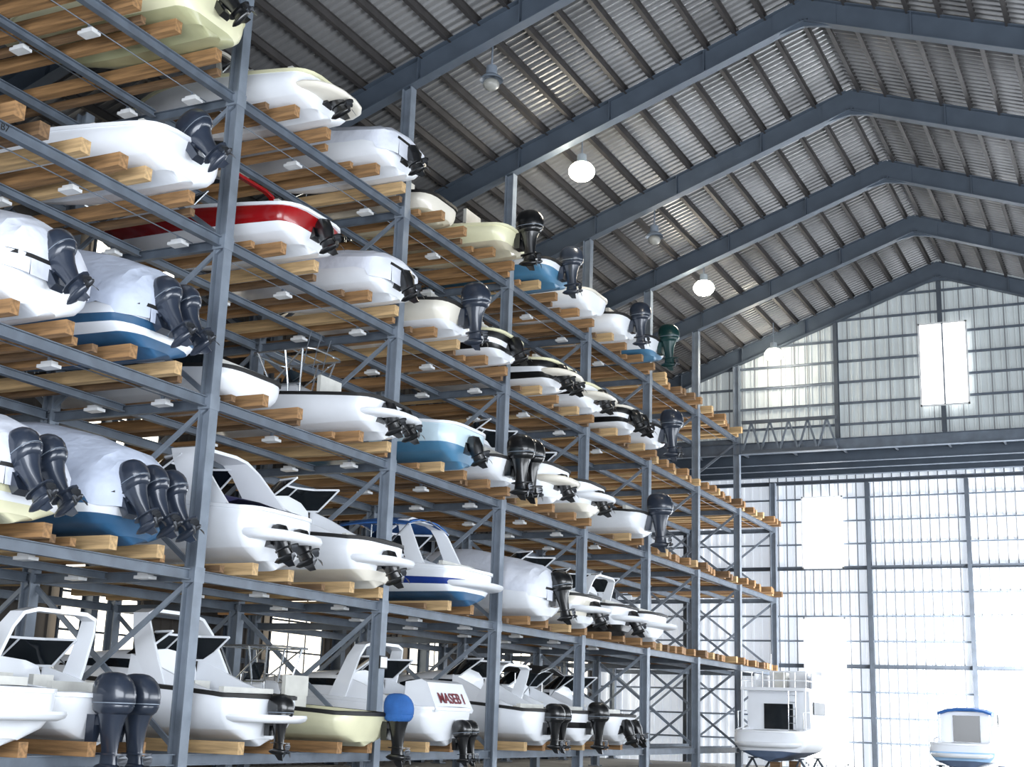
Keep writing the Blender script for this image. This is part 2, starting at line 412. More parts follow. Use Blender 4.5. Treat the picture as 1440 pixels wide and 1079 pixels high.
def ob_meshes(m,cm=None):
    k=m.name+(cm.name if cm else '')
    if 'leg_'+k in bpy.data.meshes: return [bpy.data.meshes[a+k] for a in('leg_','cowl_','prop_')]
    mb=MB()
    mb.loft([sup(cx,0,z,lx,ly,14,2.4) for z,cx,lx,ly in((.16,.36,.28,.18),(.06,.36,.24,.16),(-.06,.36,.20,.14),(-.22,.37,.17,.11),(-.42,.38,.15,.07),(-.58,.38,.17,.045),(-.66,.38,.18,.05))],m)
    mb.loft([sup(.42,0,-.48+dz,.30,.13,12,2.2) for dz in(-.012,.012)],m)
    loops=[]
    for x,r in((.08,.012),(.14,.05),(.24,.082),(.42,.088),(.56,.065),(.60,.045)):
        loops.append([V((x,r*math.cos(t),-.70+r*math.sin(t))) for t in [2*math.pi*q/12 for q in range(12)]])
    mb.loft(loops,m)
    mb.loft([[V((.24,y,-.74)),V((.50,y,-.74)),V((.54,y,-.93)),V((.40,y,-.91))] for y in(-.012,.012)],m)
    mb.box((.07,0,-.10),(.16,.30,.42),m); mb.box((.16,0,.02),(.2,.2,.14),m)
    a=mb.mesh('leg_'+k,40)
    c0=cm or m
    mb=MB(); mb.loft([sup(cx,0,z,lx,ly,20,2.35) for z,cx,lx,ly in((.12,.36,.28,.17),(.17,.36,.34,.205),(.25,.37,.37,.225),(.27,.37,.36,.218),(.29,.37,.375,.23),(.42,.365,.385,.235),(.54,.35,.37,.225),(.63,.335,.33,.20),(.70,.32,.27,.165),(.745,.31,.19,.12),(.765,.31,.09,.06))],c0)
    if not cm: mb.loft([sup(.37,0,z,.377,.232,20,2.35) for z in(.285,.30)],STEEL)
    b=mb.mesh('cowl_'+k,50)
    mb=MB(); loops=[]
    for x,r in((.59,.05),(.66,.05),(.74,.035),(.76,.01)):
        loops.append([V((x,r*math.cos(t),-.70+r*math.sin(t))) for t in [2*math.pi*q/10 for q in range(10)]])
    mb.loft(loops,PROP)
    for q in range(3):
        R=Matrix.Rotation(q*2.094,4,'X'); vs=[]
        for rr,w,tw in((.04,.05,.9),(.10,.09,.7),(.16,.10,.5),(.20,.05,.4)):
            for sg in(-1,1):
                p=V((sg*w*math.sin(tw)*.6,sg*w*math.cos(tw),rr)); vs.append((R@p)+V((.66,0,-.70)))
        mb.add(vs,[(0,1,3,2),(2,3,5,4),(4,5,7,6)],PROP)
    c=mb.mesh('prop_'+k)
    return a,b,c
def outboards(e,n,m,H,tilt=0,sc=1.0,xo=.30,sp=.58,z=None,y0=0,cm=None):
    sc*=.94
    a,b,c=ob_meshes(m,cm)
    for i in range(n):
        y=(i-(n-1)/2)*sp*sc+y0
        o=put('outboard_motor',a,e,loc=(xo,y,(z if z is not None else H*.60)),rot=(0,-math.radians(tilt),0),scale=(sc,)*3)
        put('cowling',b,o); put('propeller',c,o)
def drive_mesh():
    if 'stern_drive' in bpy.data.meshes: return bpy.data.meshes['stern_drive']
    mb=MB()
    mb.box((.10,0,.15),(.22,.34,.36),MBLK)
    mb.loft([sup(cx,0,z,lx,ly,12,2.4) for z,cx,lx,ly in((.36,.32,.10,.08),(.28,.34,.2,.12),(.05,.36,.22,.13),(-.2,.38,.16,.08),(-.34,.40,.18,.05))],MBLK)
    mb.loft([sup(.46,0,-.18+dz,.28,.13,12,2.2) for dz in(-.012,.012)],MBLK)
    loops=[]
    for x,r in((.12,.012),(.2,.06),(.42,.08),(.6,.05)):
        loops.append([V((x,r*math.cos(t),-.36+r*math.sin(t))) for t in [2*math.pi*q/12 for q in range(12)]])
    mb.loft(loops,MBLK)
    mb.loft([[V((.28,y,-.4)),V((.52,y,-.4)),V((.56,y,-.58)),V((.42,y,-.56))] for y in(-.012,.012)],MBLK)
    for q in range(3):
        R=Matrix.Rotation(q*2.094,4,'X'); vs=[]
        for rr,w,tw in((.03,.05,.9),(.10,.09,.7),(.17,.09,.5),(.20,.05,.4)):
            for sg in(-1,1):
                p=V((sg*w*math.sin(tw)*.6,sg*w*math.cos(tw),rr)); vs.append((R@p)+V((.64,0,-.36)))
        mb.add(vs,[(0,1,3,2),(2,3,5,4),(4,5,7,6)],PROP)
    return mb.mesh('stern_drive',40)
def drives(e,n,H,sp=.75):
    for i in range(n):
        put('stern_drive',drive_mesh(),e,loc=(.16,(i-(n-1)/2)*sp,H*.30),rot=(0,-math.radians(18),0))
def platform(e,B,H,m):
    mb=MB(); w=B*.44
    def lp(k,z): return [V((.05+(x-.05)*k,y*k,z)) for x,y in ((.05,-w),(.30,-w),(.58,-w*.86),(.76,-w*.6),(.84,-w*.25),(.84,w*.25),(.76,w*.6),(.58,w*.86),(.30,w),(.05,w))]
    mb.loft([lp(.86,H*.38),lp(.97,H*.42),lp(1,H*.47),lp(.98,H*.51)],m)
    put('swim_platform',mb.mesh('swim_platform',40),e)
def windshield(e,L,B,H,s,m=GLASS,h=.45,rake=.35,zo=.03):
    bs,zs=sheer(L,B,H,s); W=bs*.84; mb=MB(); bot=[];top=[]
    for k in range(11):
        a=-1+k*.2; x=-L*s-.55*(1-abs(a)**2.6)+(.35 if abs(a)>.99 else 0)
        bot.append(V((x,a*W,zs+zo))); top.append(V((x+rake,a*W*.88,zs+zo+h)))
    mb.loft([bot,top],m,caps=False,closed=False)
    put('windshield',mb.mesh('windshield',60),e)
    mb=MB(); mb.tube(top,.026,GEL if zo>.2 else CHROME); mb.tube(bot,.024,GEL if zo>.2 else CHROME)
    for k in (0,3,7,10): mb.tube([bot[k],top[k]],.022,GEL if zo>.2 else CHROME)
    put('windshield_frame',mb.mesh('wframe'),e)
def bowrail(e,L,B,H):
    mb=MB(); pts=[]
    for sd,seq in((1,(.55,.65,.75,.85,.93,.985)),(-1,(.985,.93,.85,.75,.65,.55))):
        for s in seq:
            bs,zs=sheer(L,B,H,s); h=.05 if s==.55 else .38
            p=V((-L*s,sd*max(.05,bs-.1),zs+h)); pts.append(p)
            if s!=.55: mb.tube([V((p.x,p.y,zs)),p],.013,CHROME,5)
    mb.tube(pts,.016,CHROME,5)
    put('bow_rail',mb.mesh('bow_rail'),e)
def arch(e,L,B,H,s,h=1.15,rake=.55,m=GEL,w=.42):
    bs,zs=sheer(L,B,H,s); mb=MB(); W=bs*.90; loops=[]
    path=[(-W,0,0,1.25),(-W*.97,.30,.28,1.1),(-W*.90,.75,.7,.9),(-W*.80,.94,.92,.8),(-W*.55,1.0,1.0,.75),(0,1.0,1.02,.75)]
    path=path+[(-a,b,c,q) for a,b,c,q in path[:-1][::-1]]
    for i,(y,hh,rr,ww) in enumerate(path):
        x=-L*s+rake*rr
        j=max(0,i-1);k=min(len(path)-1,i+1)
        t=V((0,path[k][0]-path[j][0],(path[k][1]-path[j][1])*h)).normalized(); nrm=V((0,-t.z,t.y))
        c=V((x,y,zs+hh*h)); hw=w*ww/2
        loops.append([c+V((-hw,0,0))-nrm*.03,c+V((hw,0,0))-nrm*.03,c+V((hw,0,0))+nrm*.04,c+V((-hw,0,0))+nrm*.04])
    mb.loft(loops,m); put('radar_arch',mb.mesh('radar_arch',45),e)
def cabin(e,L,B,H,s0=.34,s1=.94,h=.62,m=GEL,win=GLASS):
    mb=MB(); loops=[]; N=9; W=[]
    for i in range(N):
        f=i/(N-1); s=s0+(s1-s0)*f; bs,zs2=sheer(L,B,H,s); w=bs*.86; hh=h*(1-f**1.5)+.03; x=-L*s
        loops.append([V((x,-w,zs2)),V((x,-w*.96,zs2+hh*.35)),V((x,-w*.86,zs2+hh*.80)),V((x,-w*.55,zs2+hh)),V((x,0,zs2+hh*1.1)),
                      V((x,w*.55,zs2+hh)),V((x,w*.86,zs2+hh*.80)),V((x,w*.96,zs2+hh*.35)),V((x,w,zs2))])
        W.append((x,w,zs2,hh))
    pre=[]
    for s,k in((.06,.06),(.16,.30),(.26,.66)):
        bs,zs2=sheer(L,B,H,s); pre.append((s,bs,zs2,h*k))
    mb.loft(loops,m); put('cabin',mb.mesh('cabin',50),e)
    for sd in(-1,1):
        mb=MB(); lp=[]
        for s,bs,z,hh in pre+[(s0,)+sheer(L,B,H,s0)+(h*.9,)]:
            lp.append([V((-L*s,sd*bs*.93,z)),V((-L*s,sd*bs*.88,z+hh)),V((-L*s,sd*bs*.82,z+hh)),V((-L*s,sd*bs*.80,z))])
        mb.loft(lp,m); put('coaming',mb.mesh('coaming',40),e)
        mb=MB(); a=[];b=[]
        for q,(x,w,z,hh) in enumerate(W[0:5]):
            k=1 if q<4 else .5
            a.append(V((x,sd*(w*.945+.018),z+hh*.42))); b.append(V((x,sd*(w*.885+.018),z+hh*(.42+.28*k))))
        mb.loft([a,b],win,caps=False,closed=False); put('cabin_window',mb.mesh('cabin_window'),e)
def bimini(e,L,B,H,s0,s1,h=1.3,m=BLUEC):
    mb=MB(); bs,zs=sheer(L,B,H,s0); W=bs*.9; loops=[]
    for i in range(6):
        f=i/5; x=-L*(s0+(s1-s0)*f); z=zs+h+.08*math.sin(f*math.pi)
        ys=[-1,-.8,-.4,0,.4,.8,1]
        loops.append([V((x,W*a,z-.22*abs(a)**3)) for a in ys]+[V((x,W*a*.99,z-.03-.22*abs(a)**3)) for a in ys[::-1]])
    mb.loft(loops,m); put('bimini_top',mb.mesh('bimini',40),e)
    mb=MB(); xm=-L*(s0+s1)/2
    for f in (0,.5,1):
        x=-L*(s0+(s1-s0)*f)
        mb.tube([V((xm,-W,zs)),V((x,-W,zs+h-.22)),V((x,0,zs+h+.0)),V((x,W,zs+h-.22)),V((xm,W,zs))],.016,CHROME,5)
    put('bimini_frame',mb.mesh('bimini_frame'),e)
def console(e,L,B,H,ttop=False,tm=GEL,rods=0,s=.38,th=2.0,openf=False):
    z0=H*.42; x=-L*s; mb=MB()
    mb.loft([[V((x+a*q,y*w,z0+z)) for a,y in((-.35,-1),(.30,-1),(.30,1),(-.35,1))] for z,w,q in((0,.36,1),(.75,.36,1),(.95,.33,.8),(1.0,.28,.6))],GEL)
    put('console',mb.mesh('console',30),e)
    mb=MB(); mb.loft([[V((x-.28,-.3,z0+.98)),V((x-.28,.3,z0+.98))],[V((x-.05,-.26,z0+1.4)),V((x-.05,.26,z0+1.4))]],GLASS,caps=False,closed=False); put('console_windscreen',mb.mesh('cws'),e)
    mb=MB(); mb.box((x+.75,0,z0+.35),(.45,.9,.7),VINYL); mb.box((x+.95,0,z0+.9),(.1,.9,.45),VINYL); put('helm_seat',mb.mesh('seat'),e)
    if ttop:
        h=z0+th
        if not openf:
            mb=MB()
            mb.loft([[V((x+a*k,y*k,z)) for a,y in((-.9,-.75),(-.8,-.9),(.8,-.9),(.95,-.75),(.95,.75),(.8,.9),(-.8,.9),(-.9,.75))] for z,k in((h,.97),(h+.05,1),(h+.09,.9))],tm)
            put('hardtop',mb.mesh('ttop',30),e)
        mb=MB()
        if openf:
            mb.tube([V((x+a,y,h)) for a,y in((-.8,-.7),(.75,-.7),(.85,-.5),(.85,.5),(.75,.7),(-.8,.7),(-.9,.5),(-.9,-.5),(-.8,-.7))],.024,CHROME)
            for a in(-.3,.3): mb.tube([V((x+a,-.7,h)),V((x+a,.7,h))],.018,CHROME)
        for sd in(-1,1):
            for a,b in((-.4,-.7),(.45,.6),(.1,.1)):
                mb.tube([V((x+a,sd*.45,z0)),V((x+a,sd*.5,z0+th*.55)),V((x+b,sd*(.7 if openf else .8),h))],.024,CHROME)
            mb.tube([V((x-.4,sd*.5,z0+th*.55)),V((x+.45,sd*.5,z0+th*.55))],.02,CHROME)
            mb.tube([V((x-.4,sd*.5,z0+th*.55)),V((x+.6,sd*(.7 if openf else .8),h))],.02,CHROME)
        put('hardtop_frame',mb.mesh('tframe'),e)
    for i in range(rods):
        mb=MB(); mb.tube([V((x+.5,-.5+i*.4,z0+th-.4)),V((x+.6,-.52+i*.41,z0+th+.1)),V((x+.7,-.55+i*.43,z0+th+.45))],.014,STEELD,4)
        put('fishing_rod',mb.mesh('rod'),e)
def cover(e,L,B,H,h,m,tall=False,seed=0):
    mb=MB(); rows=[]
    bs0,zs0=sheer(L,B,H,0)
    S=[(.40,.45),(.36,.66),(.24,.87),(.08,.97)]+[(None,s) for s in (0,.05,.12,.2,.28,.36,.44,.52,.6,.68,.76,.84,.9,.95,.985)]
    for i,(dx,q) in enumerate(S):
        if dx is None: s=q; bs,zs=sheer(L,B,H,s); x=-L*s; kk=1
        else: s=0; bs,zs=bs0*q,zs0; x=dx; kk=[.25,.55,.78,.92][i]
        pr=(.62+.38*min(1,s/.35)**.8) if s<.4 else max(.05,1-((s-.4)/.6)**1.4)
        hh=h*pr*kk
        sag=.07*h*(1 if i%2 else 0)
        lo=-.28*H if not tall else -.14*H
        if dx is not None: lo=-.42*H if not tall else -.25*H
        ys=[(bs+.05,zs+lo),(bs+.07,zs+.04),(bs*.93,zs+.04+hh*.36-sag*.4),(bs*.72,zs+.04+hh*.72-sag),(bs*.38,zs+.04+hh*.94-sag*.5),(0,zs+.04+hh)]
        full=ys+[(-y,z) for y,z in ys[:-1][::-1]]; row=[]
        for j,(y,z) in enumerate(full):
            nx=noise.noise(V((x*1.3+seed*5,y*1.7,z*1.5)))*.08
            row.append(V((x,y*(1+nx*.3),z+nx*(1 if 0<j<10 else 2))))
        rows.append(row)
    f0=rows[0]; zb=min(p.z for p in f0)
    mb.loft([[V((p.x,p.y,zb)) for p in f0]]+rows,m,caps=False,closed=False)
    put('boat_cover',mb.mesh('boat_cover',34),e)
def seats(e,L,B,H):
    z=H*.42
    mb=MB(); mb.box((-.50,0,z+.20),(.5,B*.66,.40),VINYL); mb.box((-.28,0,z+.42),(.12,B*.66,.40),VINYL); put('bench_seat',mb.mesh('bench'),e)
    for y in(-.5,.5):
        mb=MB(); mb.box((-L*.30,y,z+.25),(.5,.5,.4),VINYL); mb.box((-L*.30+.25,y,z+.5),(.12,.5,.5),VINYL); put('helm_seat',mb.mesh('helm'),e)

def hull_base(loc,label,L,B,H,bot,top,stripe,deckm,rub,rot=0,group='boats stored on the rack',low=None):
    e=put('boat',None,loc=loc,rot=(0,0,rot)); tag(e,label,'boat',group)
    put('hull',make_hull(L,B,H,bot,top,stripe,low),e)
    put('deck',make_deck(L,B,H,deckm),e)
    put('rub_rail',make_rub(L,B,H,rub),e)
    return e
LZ=dict(LV); used={}
def BOAT(lv,y,label,L=5.8,B=2.3,H=1.05,bot=GEL,top=GEL,stripe=None,deck=None,rub=None,x=-16.25,kind='runabout',
         ob=0,obm=MBLK,tilt=0,osc=1.0,dr=0,plat=False,arc=None,bim=None,cov=None,covm=WRAP,wh=.40,low=None,ch=.62,obz=None,rods=0):
    H*=.93
    for i in range(len(FY)-1):
        if FY[i]<=y<FY[i+1]: y=min(max(y,FY[i]+B/2+.28),FY[i+1]-B/2-.28)
    z=LZ[lv]+.105+.24
    e=hull_base((x,y,z-.09),label,L,B,H,bot,top,stripe or top,deck or GEL2,rub or RUBR,low=low)
    if kind=='runabout':
        windshield(e,L,B,H,.46,h=wh); seats(e,L,B,H)
    elif kind=='cc': console(e,L,B,H); bowrail(e,L,B,H)
    elif kind=='ttop': console(e,L,B,H,True); bowrail(e,L,B,H)
    elif kind=='tower': console(e,L,B,H,True,rods=rods,th=1.75,openf=True)
    elif kind=='cruiser':
        cabin(e,L,B,H,h=ch); windshield(e,L,B,H,.36,h=.48,rake=.65,zo=ch*.85); bowrail(e,L,B,H); seats(e,L,B,H)
    elif kind=='covered': cover(e,L,B,H,cov or .4,covm,(cov or .4)>.7,y)
    elif kind=='open': seats(e,L,B,H)
    if arc: arch(e,L,B,H,*arc)
    if bim: bimini(e,L,B,H,*bim)
    if plat: platform(e,B,H,deck or GEL)
    if dr: drives(e,dr,H)
    if ob: outboards(e,ob,obm,H,tilt,osc,z=obz)
    used.setdefault(lv,[]).append(y)
    for sg in(-1,1): bunk(-16.35,y+sg*.62,LZ[lv]+.105,min(L+.9,8.4),random.choice([WOOD,WOOD,WOOD2]),.24,.2)
    if lv!='E':
        for sg in(-1,1): bunk(-16.75,y+sg*1.16,LZ[lv]+.105,6.2,random.choice([WOOD,WOOD3,WOOD3]),.14,.14)
    return e
# level A
BOAT('A',18.9,'pale green-hulled open boat with cream transom and black outboard',5.6,2.3,1.0,GREENY,CREAM,CREAM,CREAM,CREAM,kind='open',ob=1,obm=MBLK,tilt=35,osc=.9)
BOAT('A',22.9,'white runabout with cream rub rail and stern drive',5.4,2.3,1.0,GEL,GEL,GEL,GEL2,CREAM,kind='runabout',plat=True,dr=1,arc=(.36,.85,-.3,GEL2,.1))
BOAT('A',26.3,'white boat wrapped in crumpled white cover',5.8,2.3,1.0,GEL,GEL,kind='covered',cov=.45,dr=1)
BOAT('A',29.6,'small white centre console boat with hardtop',5.0,2.1,.85,TAN,GEL2,kind='ttop',deck=GEL2,x=-17.0)
BOAT('A',32.6,'cream-hulled fishing boat with tall black outboard',5.6,2.2,.9,TAN,CREAM,CREAM,kind='cc',ob=1,obm=MBLK,osc=1.15,tilt=0,rub=CREAM)
BOAT('A',35.7,'white boat with turquoise bottom and grey outboard',5.4,2.2,.95,TEAL,GEL,TEAL,kind='open',ob=1,obm=MGREY,osc=1.05,low=TEAL)
BOAT('A',38.7,'small white open boat with console',5.4,2.2,.9,GEL,GEL,kind='cc',rub=GEL2)
BOAT('A',41.7,'white runabout with tall grey outboard',5.6,2.2,.95,GEL,GEL,kind='runabout',ob=1,obm=MGREY,osc=1.05)
BOAT('A',44.6,'white boat with dark teal outboard',5.4,2.2,.95,TEAL,GEL,kind='open',ob=1,obm=MTEAL,osc=1.1)
# level B
BOAT('B',18.5,'white open boat with dark grey outboard tilted up',5.8,2.35,1.05,GEL,GEL,GEL,kind='open',ob=1,obm=MGREY,tilt=38,osc=1.0,rub=GEL)
BOAT('B',22.8,'glossy red runabout with white lower hull and red arch',6.0,2.35,1.1,GEL,RED,RED,RED,GEL,kind='runabout',plat=False,dr=1,arc=(.24,1.0,-.2,RED,.14),low=GEL)
BOAT('B',26.3,'white covered boat with black stern drive',5.8,2.3,1.0,GEL,GEL,kind='covered',cov=.5,dr=1)
BOAT('B',29.5,'white open boat with dark grey outboard',5.6,2.25,1.0,GEL,GEL2,kind='open',ob=1,obm=MGREY,osc=1.15)
BOAT('B',32.4,'white bowrider with cream rail and black topsides',5.8,2.3,1.0,GEL,BLACK,GEL,CREAM,CREAM,kind='runabout',dr=1)
BOAT('B',36.0,'white runabout with black stripe and twin stern drives',6.0,2.4,1.1,GEL,BLACK,GEL,GEL2,CREAM,kind='runabout',dr=2,plat=True)
BOAT('B',39.2,'white and tan cuddy boat with stern drive',5.8,2.35,1.05,GEL,GEL,BLACK,GEL2,CREAM,kind='runabout',dr=1,plat=True)
BOAT('B',42.2,'white bowrider with dark rail and stern drive',5.8,2.35,1.05,GEL,BLACK,GEL,GEL2,GEL2,kind='runabout',dr=2)
BOAT('B',45.1,'white boat with tall dark grey outboard',5.6,2.3,1.0,GEL,GEL,kind='open',ob=1,obm=MGREY,osc=1.2)
# level C
BOAT('C',15.3,'white covered boat with tilted grey outboard',6.4,2.4,1.15,GEL,GEL,kind='covered',cov=1.25,ob=1,obm=MGREY,tilt=35,osc=1.0,covm=WRAP,x=-16.6)
BOAT('C',18.6,'covered boat with blue bottom and twin grey outboards',6.6,2.45,1.1,BLUE,GEL,BLUE,kind='covered',cov=1.4,covm=WRAP2,ob=2,obm=MGREY,tilt=30,osc=1.0,x=-16.5)
BOAT('C',22.6,'low sleek white sport boat set back in the rack',6.6,2.4,.95,GEL,GEL,kind='cruiser',x=-17.4,deck=GEL,ch=.3)
BOAT('C',26.3,'white sport boat with low tubular tower and stern drives',6.4,2.4,1.15,GEL,GEL,GEL,kind='tower',dr=2,plat=True,deck=GEL,rods=3)
BOAT('C',30.2,'pale aqua boat with blue bottom on timber bunks',6.4,2.5,1.4,TEAL,AQUA,AQUA,GEL,GEL,kind='runabout',wh=.35,plat=False,dr=1,low=TEAL)
BOAT('C',33.0,'white boat with twin tall black outboards',5.6,2.2,.95,GEL,GEL,kind='open',ob=2,obm=MBLK,osc=1.15)
BOAT('C',35.9,'white cruiser with rounded cabin and stern drive',7.0,2.5,1.45,GEL,GEL,GEL,kind='cruiser',dr=1,plat=True,deck=GEL2,ch=.8)
BOAT('C',38.8,'white sport cruiser with sloped cabin',6.8,2.4,1.4,GEL2,GEL,GEL,kind='cruiser',dr=1,plat=True,ch=.7)
BOAT('C',43.6,'white boat with large dark grey outboard',5.8,2.3,1.1,GEL,GEL,kind='runabout',ob=1,obm=MGREY,osc=1.3)
# level D
BOAT('D',15.4,'covered boat with cream stern and twin grey outboards',6.6,2.45,1.15,CREAM,GEL,CREAM,kind='covered',cov=1.2,covm=WRAP,ob=2,obm=MGREY,tilt=32,osc=1.0,x=-16.6)
BOAT('D',18.6,'covered boat with blue hull and triple grey outboards',7.0,2.5,1.15,BLUE,BLUE,GEL,kind='covered',cov=1.35,covm=WRAP2,ob=3,obm=MGREY,tilt=28,osc=.95,x=-16.6)
Hb=1.55
e=BOAT('D',22.7,'white sport cruiser with swept arch and navy canvas',7.6,2.6,Hb,GEL,GEL,GEL,GEL,GEL,kind='cruiser',dr=2,plat=True,arc=(.11,1.3,-1.0,GEL,.8),ch=.55,x=-16.45)
Hd=Hb*.93
mb=MB(); mb.loft([[V((-a,y,Hd*.82+.22*a+z)) for y,z in((-1.06,0),(-.7,.12),(0,.16),(.7,.12),(1.06,0))] for a in(.4,.9,1.6,2.3)],NAVY,caps=False,closed=False)
mb.loft([[V((-.5,-1.22,Hd*.60)),V((-3.4,-1.345,Hd*.70))],[V((-.5,-1.215,Hd*.76)),V((-3.4,-1.345,Hd*.90))]],NAVY,caps=False,closed=False)
put('cockpit_cover',mb.mesh('cockpit_cover',40),e)
BOAT('D',26.3,'white express cruiser with raked windscreen and stern drive',7.2,2.4,1.4,GEL2,GEL,GEL,kind='cruiser',dr=1,plat=True,ch=.85)
BOAT('D',30.9,'white and blue cruiser with blue bimini and white arch',7.2,2.6,1.2,BLUE,GEL,RBLUE,GEL,GEL,kind='cruiser',plat=True,arc=(.12,1.25,-.6,GEL,.4),bim=(.16,.46,1.25,BLUEC),low=GEL,ch=.5)
BOAT('D',35.4,'white runabout with peaked cover and black outboard',6.4,2.35,1.2,GEL,GEL,GEL,kind='covered',cov=1.0,ob=1,obm=MBLK,tilt=10)
BOAT('D',38.6,'white cuddy cruiser with stern drive',6.4,2.35,1.3,GEL,GEL2,GEL,kind='cruiser',dr=1,plat=True,ch=.75)
BOAT('D',41.9,'white cruiser with dark bottom and stern drive',6.8,2.4,1.25,BLACK,GEL,GEL,kind='cruiser',dr=1,plat=True,arc=(.15,.9,.4,GEL,.3))
BOAT('D',44.8,'white sport boat with long flat swim platform',7.0,2.45,1.25,GEL,GEL,GEL,kind='cruiser',plat=True,ch=.8)
# level E
BOAT('E',15.4,'white boat with rounded white stern and low cabin',6.6,2.5,1.2,GEL,GEL,GEL,GEL,GEL,kind='cruiser',plat=True,x=-16.4,ch=.4)
BOAT('E',18.6,'white boat with twin large dark grey outboards',6.8,2.5,1.15,GEL,GEL,GEL,GEL,GEL,kind='cruiser',ob=2,obm=MGREY,osc=1.15,arc=(.25,1.3,.6,GEL,.4),x=-16.95,obz=.42,ch=.4)
BOAT('E',22.7,'white cruiser with swept arch and black outboard',7.0,2.5,1.3,GEL,GEL,GEL,GEL,RUBR,kind='cruiser',ob=1,obm=MBLK,osc=.8,plat=True,arc=(.25,1.5,-.7,GEL,.5),x=-16.5,obz=.45)
e=BOAT('E',26.2,'long cream-yellow centre console with tubular frame and blue motor cover',7.2,2.4,.95,CREAM,CREAM,CREAM,CREAM,RUBR,kind='tower')
outboards(e,1,MBLK,1.1,0,1.0,y0=.55,xo=.30,z=.45,cm=BLUEC)
e=BOAT('E',30.1,'white boat with lettered stern and swept arch',6.8,2.5,1.2,GEL,GEL,GEL,GEL,GEL,kind='cruiser',arc=(.35,1.35,.5,GEL,.4),x=-16.3)
outboards(e,2,MBLK,1.1,5,.70,y0=.25,z=.12)
fc=bpy.data.curves.new('lettering','FONT'); fc.body='MASEB I'; fc.size=.38; fc.align_x='CENTER'; fc.extrude=.004; fc.offset=.006
fo=bpy.data.objects.new('tmp',fc); col.objects.link(fo); bpy.context.view_layer.update()
tm=bpy.data.meshes.new_from_object(fo); bpy.data.objects.remove(fo); tm.materials.clear(); tm.materials.append(INK)
mb=MB(); mb.loft([[V((.30,y*k,.80)),V((.33,y*k,.87)),V((.02,y*k*.94,1.50)),V((-.14,y*k*.92,1.57)),V((-.6,y*k*.9,1.50)),V((-.6,y*k,.80))] for y,k in((-1.02,.95),(-.96,1.02),(.96,1.02),(1.02,.95))],GEL); put('engine_hatch',mb.mesh('hatch',40),e)
tl=put('lettering',tm,e)
ux=V((0,1,0)); uy=V((-.31,0,.63)).normalized(); uz=ux.cross(uy)
tl.matrix_local=Matrix.Translation(V((.33,.0,.87))+uy*.16+uz*.02)@Matrix((ux,uy,uz)).transposed().to_4x4()
BOAT('E',35.6,'white boat with black outboards and swept windscreen',6.6,2.4,1.3,GEL,GEL,GEL,kind='cruiser',ob=2,obm=MBLK,osc=.85,arc=(.2,1.1,.5,GEL,.35),obz=.55,ch=.8)
BOAT('E',38.6,'white runabout with black canvas and outboard',6.2,2.35,1.3,GEL,GEL,BLACK,kind='cruiser',ob=1,obm=MBLK,bim=(.15,.4,1.2,INKD),obz=.6,osc=.95)
BOAT('E',41.8,'small white boat with black stern drives',5.8,2.3,1.25,GEL,GEL,kind='cruiser',dr=2)
for lv,z in LV:
    if lv=='E': continue
    for y in slots:
        if y<13 or (lv=='A' and y>58): continue
        if any(abs(y-u)<2.2 for u in used.get(lv,[])): continue
        for sg in(-1.15,-.4,.4,1.15): bunk(-16.35-random.random()*.5,y+sg,z+.105,7.0,random.choice([WOOD,WOOD,WOOD2,WOOD3]),.26,.24)
mb=MB(); mb.box((0,0,0),(.36,.24,.06),LAMPW); mb.box((0,0,.06),(.26,.16,.06),LAMPW); mb.box((0,0,.125),(.06,.06,.08),STEEL); pm=mb.mesh('plate')
for lv,z in LV[:4]:
    for xx in(-17.75,-19.5):
        for i in range(len(FY)-1):
            if lv=='A' and FY[i]>57: continue
            mb=MB(); mb.tube([(0,.07,0),(0,FY[i+1]-FY[i]-.07,0)],.012,STEEL)
            tag(put('conduit',mb.mesh('conduit'),loc=(xx,FY[i],z+.085)),'thin conduit lying along the rack cross arms','pipe','rack conduits')
    for y in slots:
        if y<13 or y>42: continue
        for xx in(-17.75,-19.5):
            tag(put('light_fitting',pm,loc=(xx,y+1.3,z-.09)),'small white rectangular fitting below the timber bunks','light fitting','small white fittings')

